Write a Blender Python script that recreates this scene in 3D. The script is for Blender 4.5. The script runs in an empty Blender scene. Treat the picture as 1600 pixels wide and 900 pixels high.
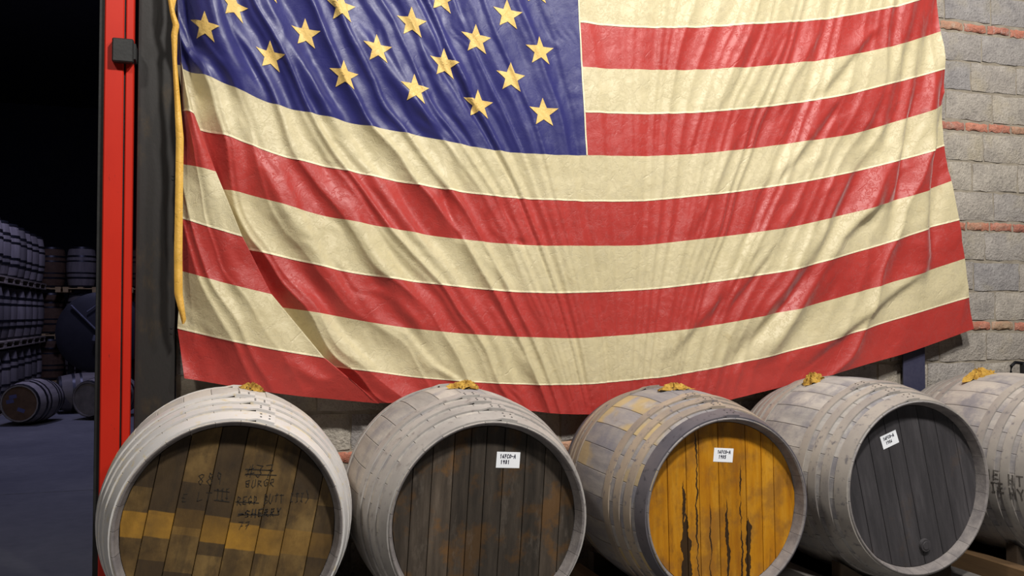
import bpy, bmesh, math, random
import numpy as np
from mathutils import Vector, Matrix
random.seed(7); rng = np.random.default_rng(11)
PI = math.pi; R = math.radians
scene = bpy.context.scene; COL = scene.collection

# ------------------------------------------------------------------ camera
F, CAMZ, TURN, PITCH = 1450.0, 1.65, R(18.4), math.atan(42/1450)
cd = bpy.data.cameras.new('camera'); cam = bpy.data.objects.new('camera', cd); COL.objects.link(cam)
cd.sensor_width = 36; cd.lens = F/1600*36; cd.clip_start = .05; cd.clip_end = 200
cam.location = (0, 0, CAMZ); cam.rotation_euler = (PI/2+PITCH, 0, -TURN)
scene.camera = cam
CM = np.array(cam.rotation_euler.to_matrix())
def at(px, py, Y):
    """pixel (arrays allowed) to the world point at distance Y from the camera plane parallel to the wall"""
    px = np.asarray(px, float); py = np.asarray(py, float)
    d = np.stack([(px-800)/F, (450-py)/F, -np.ones_like(px)], -1) @ CM.T
    k = Y/d[..., 1]
    p = d*k[..., None]; p[..., 2] += CAMZ
    return p

# ------------------------------------------------------------------ world, lights, exposure
w = bpy.data.worlds.new('world'); scene.world = w; w.use_nodes = True
w.node_tree.nodes['Background'].inputs[0].default_value = (.75, .8, 1, 1)
w.node_tree.nodes['Background'].inputs[1].default_value = .006
def area(name, loc, target, size, power, color):
    l = bpy.data.lights.new(name, 'AREA'); l.shape = 'DISK'; l.size = size; l.energy = power; l.color = color
    o = bpy.data.objects.new(name, l); COL.objects.link(o); o.location = loc
    o.rotation_euler = (Vector(target)-Vector(loc)).to_track_quat('-Z', 'Y').to_euler(); return o
area('high_bay_light', (-2.7, .9, 6.9), (1.8, 5.2, 1.6), .6, 150, (1, .96, .88))
area('high_bay_light', (2.3, .6, 7.0), (2.4, 5.2, 1.4), .55, 500, (1, .975, .93))
area('high_bay_light', (4.9, .3, 7.0), (5.2, 5.4, 2.2), .55, 250, (1, .98, .96))
area('store_light', (-1.9, 15.8, 7.0), (-2.8, 18.5, 0), .8, 150, (.55, .55, 1))
area('store_light', (-1.0, 11.0, 7.0), (-1.8, 13.5, 0), .8, 60, (.42, .45, 1))
vs = scene.view_settings
vs.view_transform = 'Standard'; vs.look = 'None'; vs.exposure = 0.0; vs.gamma = 1.0; vs.use_curve_mapping = False

# ------------------------------------------------------------------ material helpers
def lin(c):
    f = lambda v: v/12.92 if v <= .04045 else ((v+.055)/1.055)**2.4
    return tuple(f(v/255) for v in c)+(1,)
class NT:
    """small node-graph writer"""
    def __init__(s, name):
        s.m = bpy.data.materials.new(name); s.m.use_nodes = True
        s.t = s.m.node_tree; s.b = s.t.nodes['Principled BSDF']; s.n = s.t.nodes; s.l = s.t.links
        s._obj = None; s._oi = None
    def put(s, sock, v):
        if isinstance(v, bpy.types.NodeSocket): s.l.new(v, sock)
        elif v is not None: sock.default_value = v
    def obj(s):
        if not s._obj: s._obj = s.n.new('ShaderNodeTexCoord').outputs['Object']
        return s._obj
    def rnd(s):
        if not s._oi: s._oi = s.n.new('ShaderNodeObjectInfo').outputs['Random']
        return s._oi
    def math(s, op, a, b=None, c=None, clamp=False):
        n = s.n.new('ShaderNodeMath'); n.operation = op; n.use_clamp = clamp
        s.put(n.inputs[0], a); s.put(n.inputs[1], b); s.put(n.inputs[2], c); return n.outputs[0]
    def vec(s, op, a, b=None):
        n = s.n.new('ShaderNodeVectorMath'); n.operation = op; s.put(n.inputs[0], a); s.put(n.inputs[1], b); return n.outputs[0]
    def xyz(s, v):
        n = s.n.new('ShaderNodeSeparateXYZ'); s.put(n.inputs[0], v); return n.outputs
    def comb(s, x, y, z):
        n = s.n.new('ShaderNodeCombineXYZ')
        for i, q in enumerate((x, y, z)): s.put(n.inputs[i], q)
        return n.outputs[0]
    def co(s, scale=(1, 1, 1), shift=True, k=37.0):
        v = s.vec('MULTIPLY', s.obj(), tuple(scale))
        if shift: v = s.vec('ADD', v, s.comb(s.math('MULTIPLY', s.rnd(), k), s.math('MULTIPLY', s.rnd(), k*1.7), s.math('MULTIPLY', s.rnd(), k*.6)))
        return v
    def noise(s, v, scale=5, detail=4, rough=.6, dist=0):
        n = s.n.new('ShaderNodeTexNoise'); s.put(n.inputs['Vector'], v); n.inputs['Scale'].default_value = scale
        n.inputs['Detail'].default_value = detail; n.inputs['Roughness'].default_value = rough; n.inputs['Distortion'].default_value = dist
        return n.outputs[0]
    def white(s, v):
        n = s.n.new('ShaderNodeTexWhiteNoise'); s.put(n.inputs[0], v); return n.outputs[0]
    def ramp(s, f, stops):
        n = s.n.new('ShaderNodeValToRGB'); s.put(n.inputs[0], f); e = n.color_ramp.elements
        while len(e) < len(stops): e.new(.5)
        for q, (p, c) in zip(e, stops): q.position = p; q.color = c if len(c) == 4 else lin(c)
        return n.outputs[0]
    def mix(s, f, a, b, mode='MIX'):
        n = s.n.new('ShaderNodeMix'); n.data_type = 'RGBA'; n.blend_type = mode
        s.put(n.inputs[0], f); s.put(n.inputs[6], a); s.put(n.inputs[7], b); return n.outputs[2]
    def sstep(s, v, a, b):
        n = s.n.new('ShaderNodeMapRange'); n.interpolation_type = 'SMOOTHSTEP'; s.put(n.inputs[0], v)
        n.inputs[1].default_value = a; n.inputs[2].default_value = b; return n.outputs[0]
    def bump(s, h, strength=.3, dist=.01):
        n = s.n.new('ShaderNodeBump'); n.inputs['Strength'].default_value = strength; n.inputs['Distance'].default_value = dist
        s.put(n.inputs['Height'], h); s.l.new(n.outputs[0], s.b.inputs['Normal'])
    def done(s, col, rough=.7, metal=0, spec=None):
        s.put(s.b.inputs['Base Color'], col); s.put(s.b.inputs['Roughness'], rough); s.b.inputs['Metallic'].default_value = metal
        if spec is not None: s.b.inputs['Specular IOR Level'].default_value = spec
        return s.m
def simple(name, c1, c2, scale=6, rough=.7, metal=0, bump=.15, stretch=(1, 1, 1), detail=5, dist=.005, spec=None):
    t = NT(name); v = t.co(stretch); n = t.noise(v, scale, detail)
    t.bump(t.noise(v, scale*4, 3), bump, dist)
    return t.done(t.ramp(n, [(.3, c1), (.7, c2)]), rough, metal, spec)

# ------------------------------------------------------------------ mesh helpers
def mesh_obj(name, verts, faces, mat, parent=None, smooth=False, sharp=None):
    me = bpy.data.meshes.new(name); me.from_pydata([tuple(v) for v in verts], [], faces); me.update()
    if smooth:
        me.polygons.foreach_set('use_smooth', [True]*len(me.polygons))
        if sharp: me.set_sharp_from_angle(angle=R(sharp))
    if mat: me.materials.append(mat)
    return link(name, me, parent)
def link(name, me, parent=None):
    o = bpy.data.objects.new(name, me); COL.objects.link(o)
    if parent: o.parent = parent
    return o
def bm_obj(name, bm, mat, parent=None, smooth=False, sharp=35):
    me = bpy.data.meshes.new(name); bmesh.ops.recalc_face_normals(bm, faces=bm.faces[:]); bm.to_mesh(me); bm.free()
    if smooth:
        me.polygons.foreach_set('use_smooth', [True]*len(me.polygons)); me.set_sharp_from_angle(angle=R(sharp))
    if mat: me.materials.append(mat)
    return link(name, me, parent)
def bx(bm, lo, hi, bevel=0):
    r = bmesh.ops.create_cube(bm, size=1); vs_ = r['verts']
    c = [(a+b)/2 for a, b in zip(lo, hi)]; s_ = [b-a for a, b in zip(lo, hi)]
    for v in vs_: v.co = Vector([c[i]+v.co[i]*s_[i] for i in range(3)])
    if bevel: bmesh.ops.bevel(bm, geom=list({e for v in vs_ for e in v.link_edges}), offset=bevel, segments=1, affect='EDGES')
def box(name, lo, hi, mat, parent=None, bevel=.004):
    bm = bmesh.new(); bx(bm, lo, hi, bevel); return bm_obj(name, bm, mat, parent)
def cyl(bm, p0, p1, r0, r1=None, seg=16, caps=True):
    r1 = r0 if r1 is None else r1; p0 = Vector(p0); p1 = Vector(p1); d = (p1-p0); L = d.length
    M = Matrix.Translation((p0+p1)/2) @ d.to_track_quat('Z', 'Y').to_matrix().to_4x4()
    bmesh.ops.create_cone(bm, cap_ends=caps, segments=seg, radius1=r0, radius2=r1, depth=L, matrix=M)
def tube(name, pts, r, mat, parent=None, seg=8, closed=False):
    """round bar swept along pts"""
    pts = [Vector(p) for p in pts]; n = len(pts); V = []; Fc = []
    for i, p in enumerate(pts):
        a = pts[(i-1) % n] if (i or closed) else p; b = pts[(i+1) % n] if (i < n-1 or closed) else p
        q = (b-a).to_track_quat('Z', 'Y')
        for k in range(seg): V.append(p+q @ Vector((math.cos(2*PI*k/seg)*r, math.sin(2*PI*k/seg)*r, 0)))
    for i in range(n if closed else n-1):
        for k in range(seg):
            j = (i+1) % n; Fc.append((i*seg+k, i*seg+(k+1) % seg, j*seg+(k+1) % seg, j*seg+k))
    if not closed: Fc += [tuple(range(seg))[::-1], tuple((n-1)*seg+k for k in range(seg))]
    return mesh_obj(name, V, Fc, mat, parent, True, 50)
def empty(name, loc=(0, 0, 0)):
    o = bpy.data.objects.new(name, None); COL.objects.link(o); o.location = loc; o.empty_display_size = .1; return o
def tag(o, label=None, cat=None, group=None, kind=None):
    for k, v in (('label', label), ('category', cat), ('group', group), ('kind', kind)):
        if v: o[k] = v
    return o
def copy_tree(o, parent=None):
    c = o.copy(); COL.objects.link(c); c.parent = parent
    for ch in o.children: copy_tree(ch, c)
    return c

# ------------------------------------------------------------------ materials
M = {}
t = NT('concrete_floor'); v = t.co((1, 1, 1), False); n1 = t.noise(v, .7, 5); n2 = t.noise(v, 9, 5)
t.bump(n2, .12, .01)
M['floor'] = t.done(t.mix(t.math('MULTIPLY', n2, .5), t.ramp(n1, [(.3, (104, 104, 107)), (.7, (138, 137, 135))]), lin((52, 52, 54))), .62)
M['joint'] = simple('floor_joint', (25, 25, 26), (38, 37, 36), 9, .9)
M['mortar'] = simple('wall_mortar', (128, 118, 104), (158, 148, 132), 14, .95, 0, .6)
def block_mat(name, cols, tint):
    t = NT(name); v = t.co((1, 1, 1)); n1 = t.noise(v, 7, 6, .65); n2 = t.noise(v, 55, 4, .7); n3 = t.noise(v, 3, 3)
    c = t.ramp(n1, [(.28, cols[0]), (.5, cols[1]), (.75, cols[2])])
    c = t.mix(t.sstep(n3, .52, .68), c, lin(tint)); c = t.mix(t.sstep(n2, .52, .70), c, t.mix(.42, c, lin((90, 86, 82)))); c = t.mix(t.math('MULTIPLY', t.sstep(t.noise(t.co((1, 1, .4)), 30, 4), .55, .7), .5), c, lin((196, 190, 182)))
    if 'brick' in name: c = t.mix(t.math('MULTIPLY', t.sstep(t.rnd(), .5, .8), .6), c, lin((166, 148, 128)))
    c = t.mix(1.0, c, t.ramp(t.rnd(), [(0, (222, 222, 228)), (.5, (242, 238, 234)), (1, (255, 250, 240))]), 'MULTIPLY')
    t.bump(t.math('ADD', n2, t.math('MULTIPLY', n1, 1.5)), .9, .014)
    return t.done(c, .93, 0, .2)
M['block'] = block_mat('concrete_block', ((152, 147, 143), (174, 168, 161), (192, 186, 178)), (178, 170, 155))
M['brick'] = block_mat('red_brick', ((176, 116, 98), (202, 132, 110), (210, 156, 136)), (178, 150, 128))
t = NT('dark_steel'); v = t.co((1, 1, .5), False); n1 = t.noise(v, 6, 6, .65); n2 = t.noise(v, 60, 3)
t.bump(n2, .2, .003)
M['steel'] = t.done(t.mix(t.sstep(n1, .52, .74), lin((36, 33, 31)), lin((62, 50, 33))), .5, .0)
M['blacksteel'] = simple('black_steel', (24, 24, 25), (38, 37, 36), 12, .5)
t = NT('red_paint'); v = t.co((1, 1, .35), False); n1 = t.noise(v, 3, 5); n2 = t.noise(v, 42, 4, .7)
c = t.ramp(n1, [(.3, (182, 30, 12)), (.7, (196, 40, 18))]); c = t.mix(t.sstep(n2, .68, .74), c, lin((120, 30, 22)))
t.bump(n2, .06, .003); M['red'] = t.done(c, .42)
M['navy'] = simple('navy_paint', (48, 48, 70), (60, 60, 80), 20, .5)
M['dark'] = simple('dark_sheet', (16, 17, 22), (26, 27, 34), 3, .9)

def cloth_mat(name, c1, c2, stain=None, sheen=.25, rough=.5, crinkle=.36):
    """woven satin cloth: mild colour drift, age stains, fine crinkle relief"""
    t = NT(name); v = t.co((1, 1, 1), False); n1 = t.noise(v, 1.6, 5); n2 = t.noise(v, 11, 6, .62, .6); n3 = t.noise(v, 30, 5, .6, 1.2)
    c = t.ramp(n1, [(.3, c1), (.7, c2)])
    if stain: c = t.mix(t.math('MULTIPLY', t.sstep(n2, .56, .78), .45), c, lin(stain))
    vor = t.n.new('ShaderNodeTexVoronoi'); vor.feature = 'DISTANCE_TO_EDGE'; vor.inputs['Scale'].default_value = 9
    t.put(vor.inputs['Vector'], t.vec('ADD', v, t.vec('MULTIPLY', t.comb(n2, n3, n2), (.25, .25, .25))))
    cr = t.sstep(vor.outputs['Distance'], 0, .06)
    t.bump(t.math('ADD', t.math('MULTIPLY', cr, .42), t.math('ADD', n2, t.math('MULTIPLY', n3, .3))), crinkle, .018)
    t.b.inputs['Sheen Weight'].default_value = sheen; t.b.inputs['Sheen Roughness'].default_value = .4
    return t.done(c, rough, 0, .5)
M['fred'] = cloth_mat('flag_red', (162, 44, 38), (176, 55, 48), (138, 40, 33), .3, .46, .26)
M['fwhite'] = cloth_mat('flag_cream', (194, 181, 141), (205, 192, 155), (172, 153, 111), .15, .5)
M['fblue'] = cloth_mat('flag_blue', (34, 34, 94), (41, 40, 105), (30, 30, 82), .3, .43, .12)
M['fstar'] = cloth_mat('flag_star', (216, 178, 96), (226, 192, 116), (186, 142, 66), .1, .55)
M['fseam'] = cloth_mat('flag_seam', (232, 220, 182), (238, 226, 190), None, .1, .6)
M['fhoist'] = cloth_mat('hoist_gold', (214, 160, 58), (230, 184, 84), (190, 132, 40), .2, .5)

# ------------------------------------------------------------------ the setting
WY = 5.5
def struct(o): o['kind'] = 'structure'; return o
fl = struct(box('floor', (-9, -4, -.2), (9.5, 9.6, 0), M['floor'], None, 0)); 
fl2 = struct(box('floor_far', (-9, 9.612, -.2), (9.5, 32, 0), M['floor'], None, 0))
struct(box('trim_1', (-9, 9.6, -.2), (9.5, 9.612, -.006), M['joint'], None, 0))
wall = struct(box('wall_back', (-.14, WY, 0), (8.2, WY+.3, 8), M['mortar'], None, 0))
struct(box('wall_lintel', (-4.6, WY, 5.2), (-.14, WY+.3, 8), M['mortar'], None, 0))
struct(box('wall_left', (-9, WY, 0), (-4.6, WY+.3, 8), M['mortar'], None, 0))
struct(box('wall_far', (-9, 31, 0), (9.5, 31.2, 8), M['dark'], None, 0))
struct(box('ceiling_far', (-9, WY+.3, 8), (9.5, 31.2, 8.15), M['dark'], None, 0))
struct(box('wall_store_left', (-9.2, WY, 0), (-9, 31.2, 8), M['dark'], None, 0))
struct(box('wall_store_right', (9.5, WY, 0), (9.7, 31.2, 8), M['dark'], None, 0))

# blocks and bricks of the back wall: real pieces standing proud of the mortar
def block_mesh(name, w_, h_, mat, seed):
    rg = random.Random(seed); nx, nz = 7, 4; V = []; Fc = []
    for j in range(nz+1):
        for i in range(nx+1):
            e = (i in (0, nx)) or (j in (0, nz))
            dx = rg.uniform(-.006, .006) if i not in (0, nx) or rg.random() < .6 else 0
            dz = rg.uniform(-.006, .006)
            V.append(((i/nx-.5)*w_+dx, -.012+rg.uniform(-.004, .004)+(.008 if e else 0), (j/nz-.5)*h_+dz))
    for j in range(nz):
        for i in range(nx):
            a = j*(nx+1)+i; Fc.append((a, a+1, a+nx+2, a+nx+1))
    ring = [i for i in range(nx+1)]+[(nx+1)*(j+1)-1 for j in range(1, nz+1)]+[nz*(nx+1)+i for i in range(nx-1, -1, -1)]+[(nx+1)*j for j in range(nz-1, 0, -1)]
    b0 = len(V)
    for q in ring: V.append((V[q][0], .02, V[q][2]))
    for k in range(len(ring)):
        k2 = (k+1) % len(ring); Fc.append((ring[k2], ring[k], b0+k, b0+k2))
    me = bpy.data.meshes.new(name); me.from_pydata(V, [], Fc); me.update()
    me.polygons.foreach_set('use_smooth', [True]*len(me.polygons)); me.set_sharp_from_angle(angle=R(50)); me.materials.append(mat); return me
blockM = [block_mesh('block', .428, .205, M['block'], i) for i in range(6)]
brickM = [block_mesh('brick', .204, .058, M['brick'], 20+i) for i in range(4)]
def needed(x, z, hw):
    if z > 5.0: return False
    if .35 < x < 4.55 and z > 1.75: return False        # wholly behind the flag
    if x > 6.9: return z < 5
    return True
zc = -.62; row = 0
rows = []
z = 0.065-.75
while z < 5.2:
    rows.append((z, 'brick'))
    for k in range(3): rows.append((z+.0375+.1125+.225*k, 'block'))
    z += .75
for (z, kind) in rows:
    row += 1
    if z < .1: continue
    L_ = .44 if kind == 'block' else .222
    off = {0: 0, 1: .22, 2: .09, 3: .33}[row % 4]
    x = -.14+off-L_
    while x < 7.8:
        cx = x+L_/2; wdt = L_
        if cx-L_/2 > -.16 and needed(cx, z, L_/2):
            me = random.choice(blockM if kind == 'block' else brickM)
            o = link(kind, me, wall); o.location = (cx, WY, z+random.uniform(-.004, .004))
            o.rotation_euler = (0, random.uniform(-.008, .008)+(PI if random.random() < .5 else 0), 0)
        x += L_

# steel column beside the doorway, with the red door post and its clamp
sc = empty('steel_column', (-.255, 5.5, 0)); tag(sc, 'dark rusty steel column between the red door post and the flag', 'column')
def cbox(name, lo, hi, mat, root, bevel=.003):
    o = box(name, [a-b for a, b in zip(lo, root.location)], [a-b for a, b in zip(hi, root.location)], mat, root, bevel); return o
cbox('front_flange', (-.352, 5.44, 0), (-.145, 5.462, 5.2), M['steel'], sc)
cbox('web', (-.262, 5.462, 0), (-.245, 5.64, 5.2), M['steel'], sc)
cbox('rear_flange', (-.352, 5.64, 0), (-.145, 5.66, 5.2), M['steel'], sc)
bm = bmesh.new()
for zz in (.9, 1.55, 1.58, 2.4, 2.42, 3.1, 3.12, 3.8): cyl(bm, (-.255+.09-.0, 5.4405, zz), (-.165, 5.436, zz), .007, .006, 8)
for v_ in bm.verts: v_.co -= Vector(sc.location)
bm_obj('bolt', bm, M['blacksteel'], sc)['kind'] = 'stuff'
dp = empty('door_post', (-.44, 5.42, 0)); tag(dp, 'bright red steel door post with a groove down its right side', 'post')
cbox('main_channel', (-.515, 5.365, 0), (-.418, 5.47, 5.2), M['red'], dp, .006)
cbox('groove', (-.42, 5.385, 0), (-.405, 5.46, 5.2), M['blacksteel'], dp, 0)
cbox('edge_rail', (-.409, 5.372, 0), (-.369, 5.46, 5.2), M['red'], dp, .005)
cbox('door_seal', (-.545, 5.40, 0), (-.515, 5.48, 5.2), M['blacksteel'], dp, .002)
p0 = at(175, 96, 5.33); p1 = at(209, 62, 5.33)
ck = cbox('clamp', (p0[0], 5.315, p0[2]), (p1[0], 5.365, p1[2]), M['blacksteel'], dp, .006)
cbox('clamp_arm', (p1[0]-.02, 5.33, p0[2]+.02), (p1[0]+.012, 5.44, p1[2]-.02), M['blacksteel'], dp, .003)
# navy column behind the flag on the right
pa = at(1411, 580, 5.43); pb = at(1445, 580, 5.43)
nc = empty('navy_column', ((pa[0]+pb[0])/2, 5.46, 0)); tag(nc, 'navy painted steel column below the right end of the flag', 'column')
cbox('front_flange', (pa[0], 5.425, 0), (pb[0], 5.437, 5.2), M['navy'], nc, .002)
cbox('web', ((pa[0]+pb[0])/2-.005, 5.437, 0), ((pa[0]+pb[0])/2+.005, 5.478, 5.2), M['navy'], nc, .001)

# ------------------------------------------------------------------ the flag
FY = 5.365
B = {
 4: [(906,34),(987,42),(1073,43),(1189,37.5),(1300,28),(1413,8),(1467,-12)],
 5: [(912,105),(958,108),(1059,110),(1160,107),(1300,92),(1400,72),(1472,48)],
 6: [(914,175),(1001,178),(1102,175),(1189,167),(1300,152),(1333,145),(1430,120),(1473,108)],
 7: [(282,102),(307,115),(362,136),(400,155),(450,170),(500,180),(562,194),(650,210),(744,230),(817,240),(874,243),(916,243),(1001,245),(1102,240),(1189,230),(1300,215),(1333,210),(1422,183),(1467,170),(1477,163)],
 8: [(313,200),(371,217),(406,233),(435,243),(495,256),(568,271),(645,286),(698,295),(779,306),(842,311),(929,314),(1000,314),(1127,302),(1253,284),(1338,267),(1443,240),(1483,225)],
 9: [(350,295),(377,300),(423,315),(490,334),(539,344),(645,363),(712,373),(779,380),(842,384),(929,384),(1000,384),(1127,370),(1232,356),(1338,331),(1460,295),(1490,282)],
 10: [(388,388),(423,396),(490,412),(539,424),(645,439),(727,448),(799,455),(871,457),(943,455),(1020,451),(1127,438),(1232,422),(1274,411),(1380,381),(1456,354),(1498,343)],
 11: [(440,480),(507,490),(573,503),(640,513),(720,521),(800,526),(900,529),(1000,522),(1093,512),(1169,498),(1253,481),(1338,457),(1443,426),(1507,404)],
 12: [(517,572),(573,578),(645,589),(747,597),(841,601),(920,600),(1039,588),(1084,580),(1190,559),(1296,531),(1380,504),(1443,485),(1513,464)],
 13: [(455,627),(520,628),(595,630),(640,628),(740,634),(822,641),(870,647),(930,648),(1030,640),(1126,628),(1169,618),(1304,584),(1422,550),(1523,514)]}
GX = np.arange(200, 1602, 2.0)
def smooth_curve(pts):
    x = np.array([p[0] for p in pts], float); y = np.array([p[1] for p in pts], float)
    g = np.interp(GX, x, y); sl0 = (y[1]-y[0])/(x[1]-x[0]); sl1 = (y[-1]-y[-2])/(x[-1]-x[-2])
    g = np.where(GX < x[0], y[0]+(GX-x[0])*sl0, g); g = np.where(GX > x[-1], y[-1]+(GX-x[-1])*sl1, g)
    k = np.exp(-.5*(np.arange(-24, 25)/8.0)**2); k /= k.sum()
    gp = np.concatenate([g[0]+(np.arange(-24, 0))*2*sl0, g, g[-1]+np.arange(1, 25)*2*sl1])
    return np.convolve(gp, k, 'valid')
dh = np.interp(GX, [280, 530, 640, 745, 846, 915], [79, 76, 75, 72, 69.5, 69.5])
CV = {v_: smooth_curve(p) for v_, p in B.items()}
left = CV[7]
for v_ in (4, 5, 6):
    lf = left-(7-v_)*dh; wgt = np.clip((GX-880)/40, 0, 1); CV[v_] = lf*(1-wgt)+CV[v_]*wgt
for v_ in (3, 2, 1, 0):
    CV[v_] = CV[v_+1]-(CV[5]-CV[4])
CT = np.stack([CV[i] for i in range(14)])
def yrow(x, V):
    i = np.clip(np.floor(V).astype(int), 0, 12); f = V-i
    def g(i_): 
        q = np.clip((x-200)/2, 0, len(GX)-1.001); a = q.astype(int); b = q-a
        return CT[i_, a]*(1-b)+CT[i_, a+1]*b
    return g(i)*(1-f)+g(i+1)*f
VS = np.arange(0, 14)
xR = np.array([1455, 1458, 1461, 1464, 1467, 1471, 1475, 1478, 1483, 1490, 1499, 1507, 1514, 1523.])
xC = np.array([892, 895.5, 899, 902.5, 906, 910, 913.5, 917, 918, 919, 919, 918, 917, 916.])
xS = np.array([254, 257, 260, 263, 266, 269, 272, 275, 298, 334, 371, 424, 503, 580.])
KX = np.array([261, 264, 267, 270, 273, 276, 279, 285, 303, 337, 377, 423, 503, 592.])
KY = np.array([-455, -376, -297, -218, -138, -59, 21, 104, 181, 271, 370, 460, 557, 630.])
HX = np.array([257, 260, 263, 266, 269, 272, 276, 281, 285, 285, 284, 283, 277, 288.])
HY = np.array([-460, -381, -302, -223, -143, -64, 16, 94, 173, 257, 340, 423, 512, 591.])
IP = lambda V, A: np.interp(V, VS, A)
# fold field: follow the drape direction up to a reference height, so that folds run as curves
def slope(x, y):
    m = np.interp(x, [270, 330, 450, 620, 740, 850, 960, 1080, 1200, 1330, 1440, 1520], [.22, .38, .62, .78, .62, .38, .05, -.28, -.46, -.46, -.26, -.12])
    return m*(.72+.5*np.clip(y, -200, 640)/600)
def sfield(x, y):
    s_ = x.copy(); yy = y.copy(); n = 24; dy = (yy+60)/n
    for _ in range(n): s_ = s_-slope(s_, yy)*dy; yy = yy-dy
    return s_
def vnoise1(s_, seed):
    r = np.random.default_rng(seed).uniform(-1, 1, 4096); i = np.floor(s_).astype(int); f = s_-i; f = f*f*(3-2*f)
    return r[i % 4096]*(1-f)+r[(i+1) % 4096]*f
def vnoise2(x, y, seed):
    r = np.random.default_rng(seed).uniform(-1, 1, (256, 256)); i = np.floor(x).astype(int); j = np.floor(y).astype(int)
    f = x-i; g = y-j; f = f*f*(3-2*f); g = g*g*(3-2*g); i %= 256; j %= 256; i1 = (i+1) % 256; j1 = (j+1) % 256
    return (r[i, j]*(1-f)+r[i1, j]*f)*(1-g)+(r[i, j1]*(1-f)+r[i1, j1]*f)*g
SHARP = [  # single folds: path in the photograph, half width, depth towards the wall (+ = ridge towards the room)
 ([(1413, -60), (1404, 30), (1394, 75), (1376, 160), (1352, 235)], 11, -.020),
 ([(1452, -60), (1441, 60), (1428, 150), (1412, 260), (1402, 330)], 7, -.016),
 ([(1477, 90), (1468, 200), (1461, 290), (1452, 400)], 10, -.022),
 ([(1378, 240), (1366, 300), (1345, 350)], 12, .016),
 ([(1330, 350), (1295, 430), (1240, 500), (1180, 580)], 14, .02),
 ([(1262, 420), (1205, 500), (1120, 590)], 12, -.015),
 ([(320, -60), (345, 60), (372, 130), (405, 210), (440, 300), (500, 420), (560, 520)], 17, .02),
 ([(390, -60), (440, 60), (500, 150), (545, 215)], 15, .014),
 ([(500, -60), (560, 40), (620, 120), (690, 205)], 15, .015),
 ([(610, -60), (660, 40), (715, 110), (740, 150)], 14, .012),
 ([(430, 230), (480, 330), (520, 400), (580, 490), (640, 560)], 13, .013),
 ([(520, 260), (560, 350), (610, 450), (690, 560)], 12, .012),
 ([(690, 290), (705, 345), (725, 380)], 7, -.012),
 ([(780, 305), (795, 345), (805, 375), (830, 385)], 5, -.009),
 ([(300, 230), (320, 330), (345, 420), (380, 500)], 12, -.012),
 ([(440, 560), (500, 595), (560, 620), (600, 628)], 10, .012)]
STEPS = [([(286, -120), (296, 0), (305, 60), (312, 112), (318, 160)], 11, -.034),
  # folds with one steep side, falling away to the right of the path: path, steep width, height
 ([(1438, -60), (1429, 0), (1413, 67), (1395, 140), (1380, 200), (1372, 260)], 9, .046),
 ([(1466, -60), (1456, 0), (1433, 133), (1413, 220), (1396, 307), (1380, 380)], 7, .040),
 ([(1480, 60), (1473, 120), (1465, 200), (1459, 300), (1453, 400), (1440, 470)], 7, .044),
 ([(1373, 40), (1333, 87), (1279, 153)], 6, .015), ([(1333, 127), (1266, 220), (1206, 293)], 5, .014),
 ([(1345, 230), (1333, 267), (1293, 360), (1226, 467), (1173, 533)], 8, .034),
 ([(1386, 260), (1373, 320), (1319, 373), (1253, 480), (1193, 573)], 8, .030),
 ([(1200, 350), (1173, 400), (1126, 467), (1040, 567)], 6, .014), ([(1239, 320), (1199, 400), (1126, 493)], 5, .014),
 ([(1459, 413), (1373, 480), (1306, 533), (1250, 580)], 8, .020), ([(1290, 40), (1240, 130), (1215, 190)], 5, .011), ([(1180, 40), (1150, 120), (1120, 180)], 5, .010),
 ([(1120, 110), (1090, 200), (1070, 260)], 4, .008), ([(1160, 200), (1110, 310), (1080, 370)], 4, .009),
 ([(360, 140), (400, 230), (440, 310), (480, 390)], 8, .018), ([(430, 240), (470, 330), (520, 420), (580, 510)], 8, .020),
 ([(540, 265), (580, 350), (640, 450), (700, 540)], 7, .016), ([(600, 250), (640, 340), (690, 420)], 6, .014),
 ([(560, 30), (620, 120), (700, 215)], 7, .014), ([(640, 40), (700, 130), (760, 225)], 6, .012), ([(400, -40), (450, 60), (510, 150), (540, 190)], 7, .016),
 ([(330, -60), (350, 30), (380, 100), (420, 160)], 8, .018), ([(690, 230), (720, 310), (760, 400), (800, 450)], 5, .011),
 ([(470, 440), (530, 520), (600, 590)], 7, .016), ([(620, 500), (680, 570), (730, 600)], 6, .012), ([(760, 460), (800, 530), (840, 590)], 5, .009)]
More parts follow.
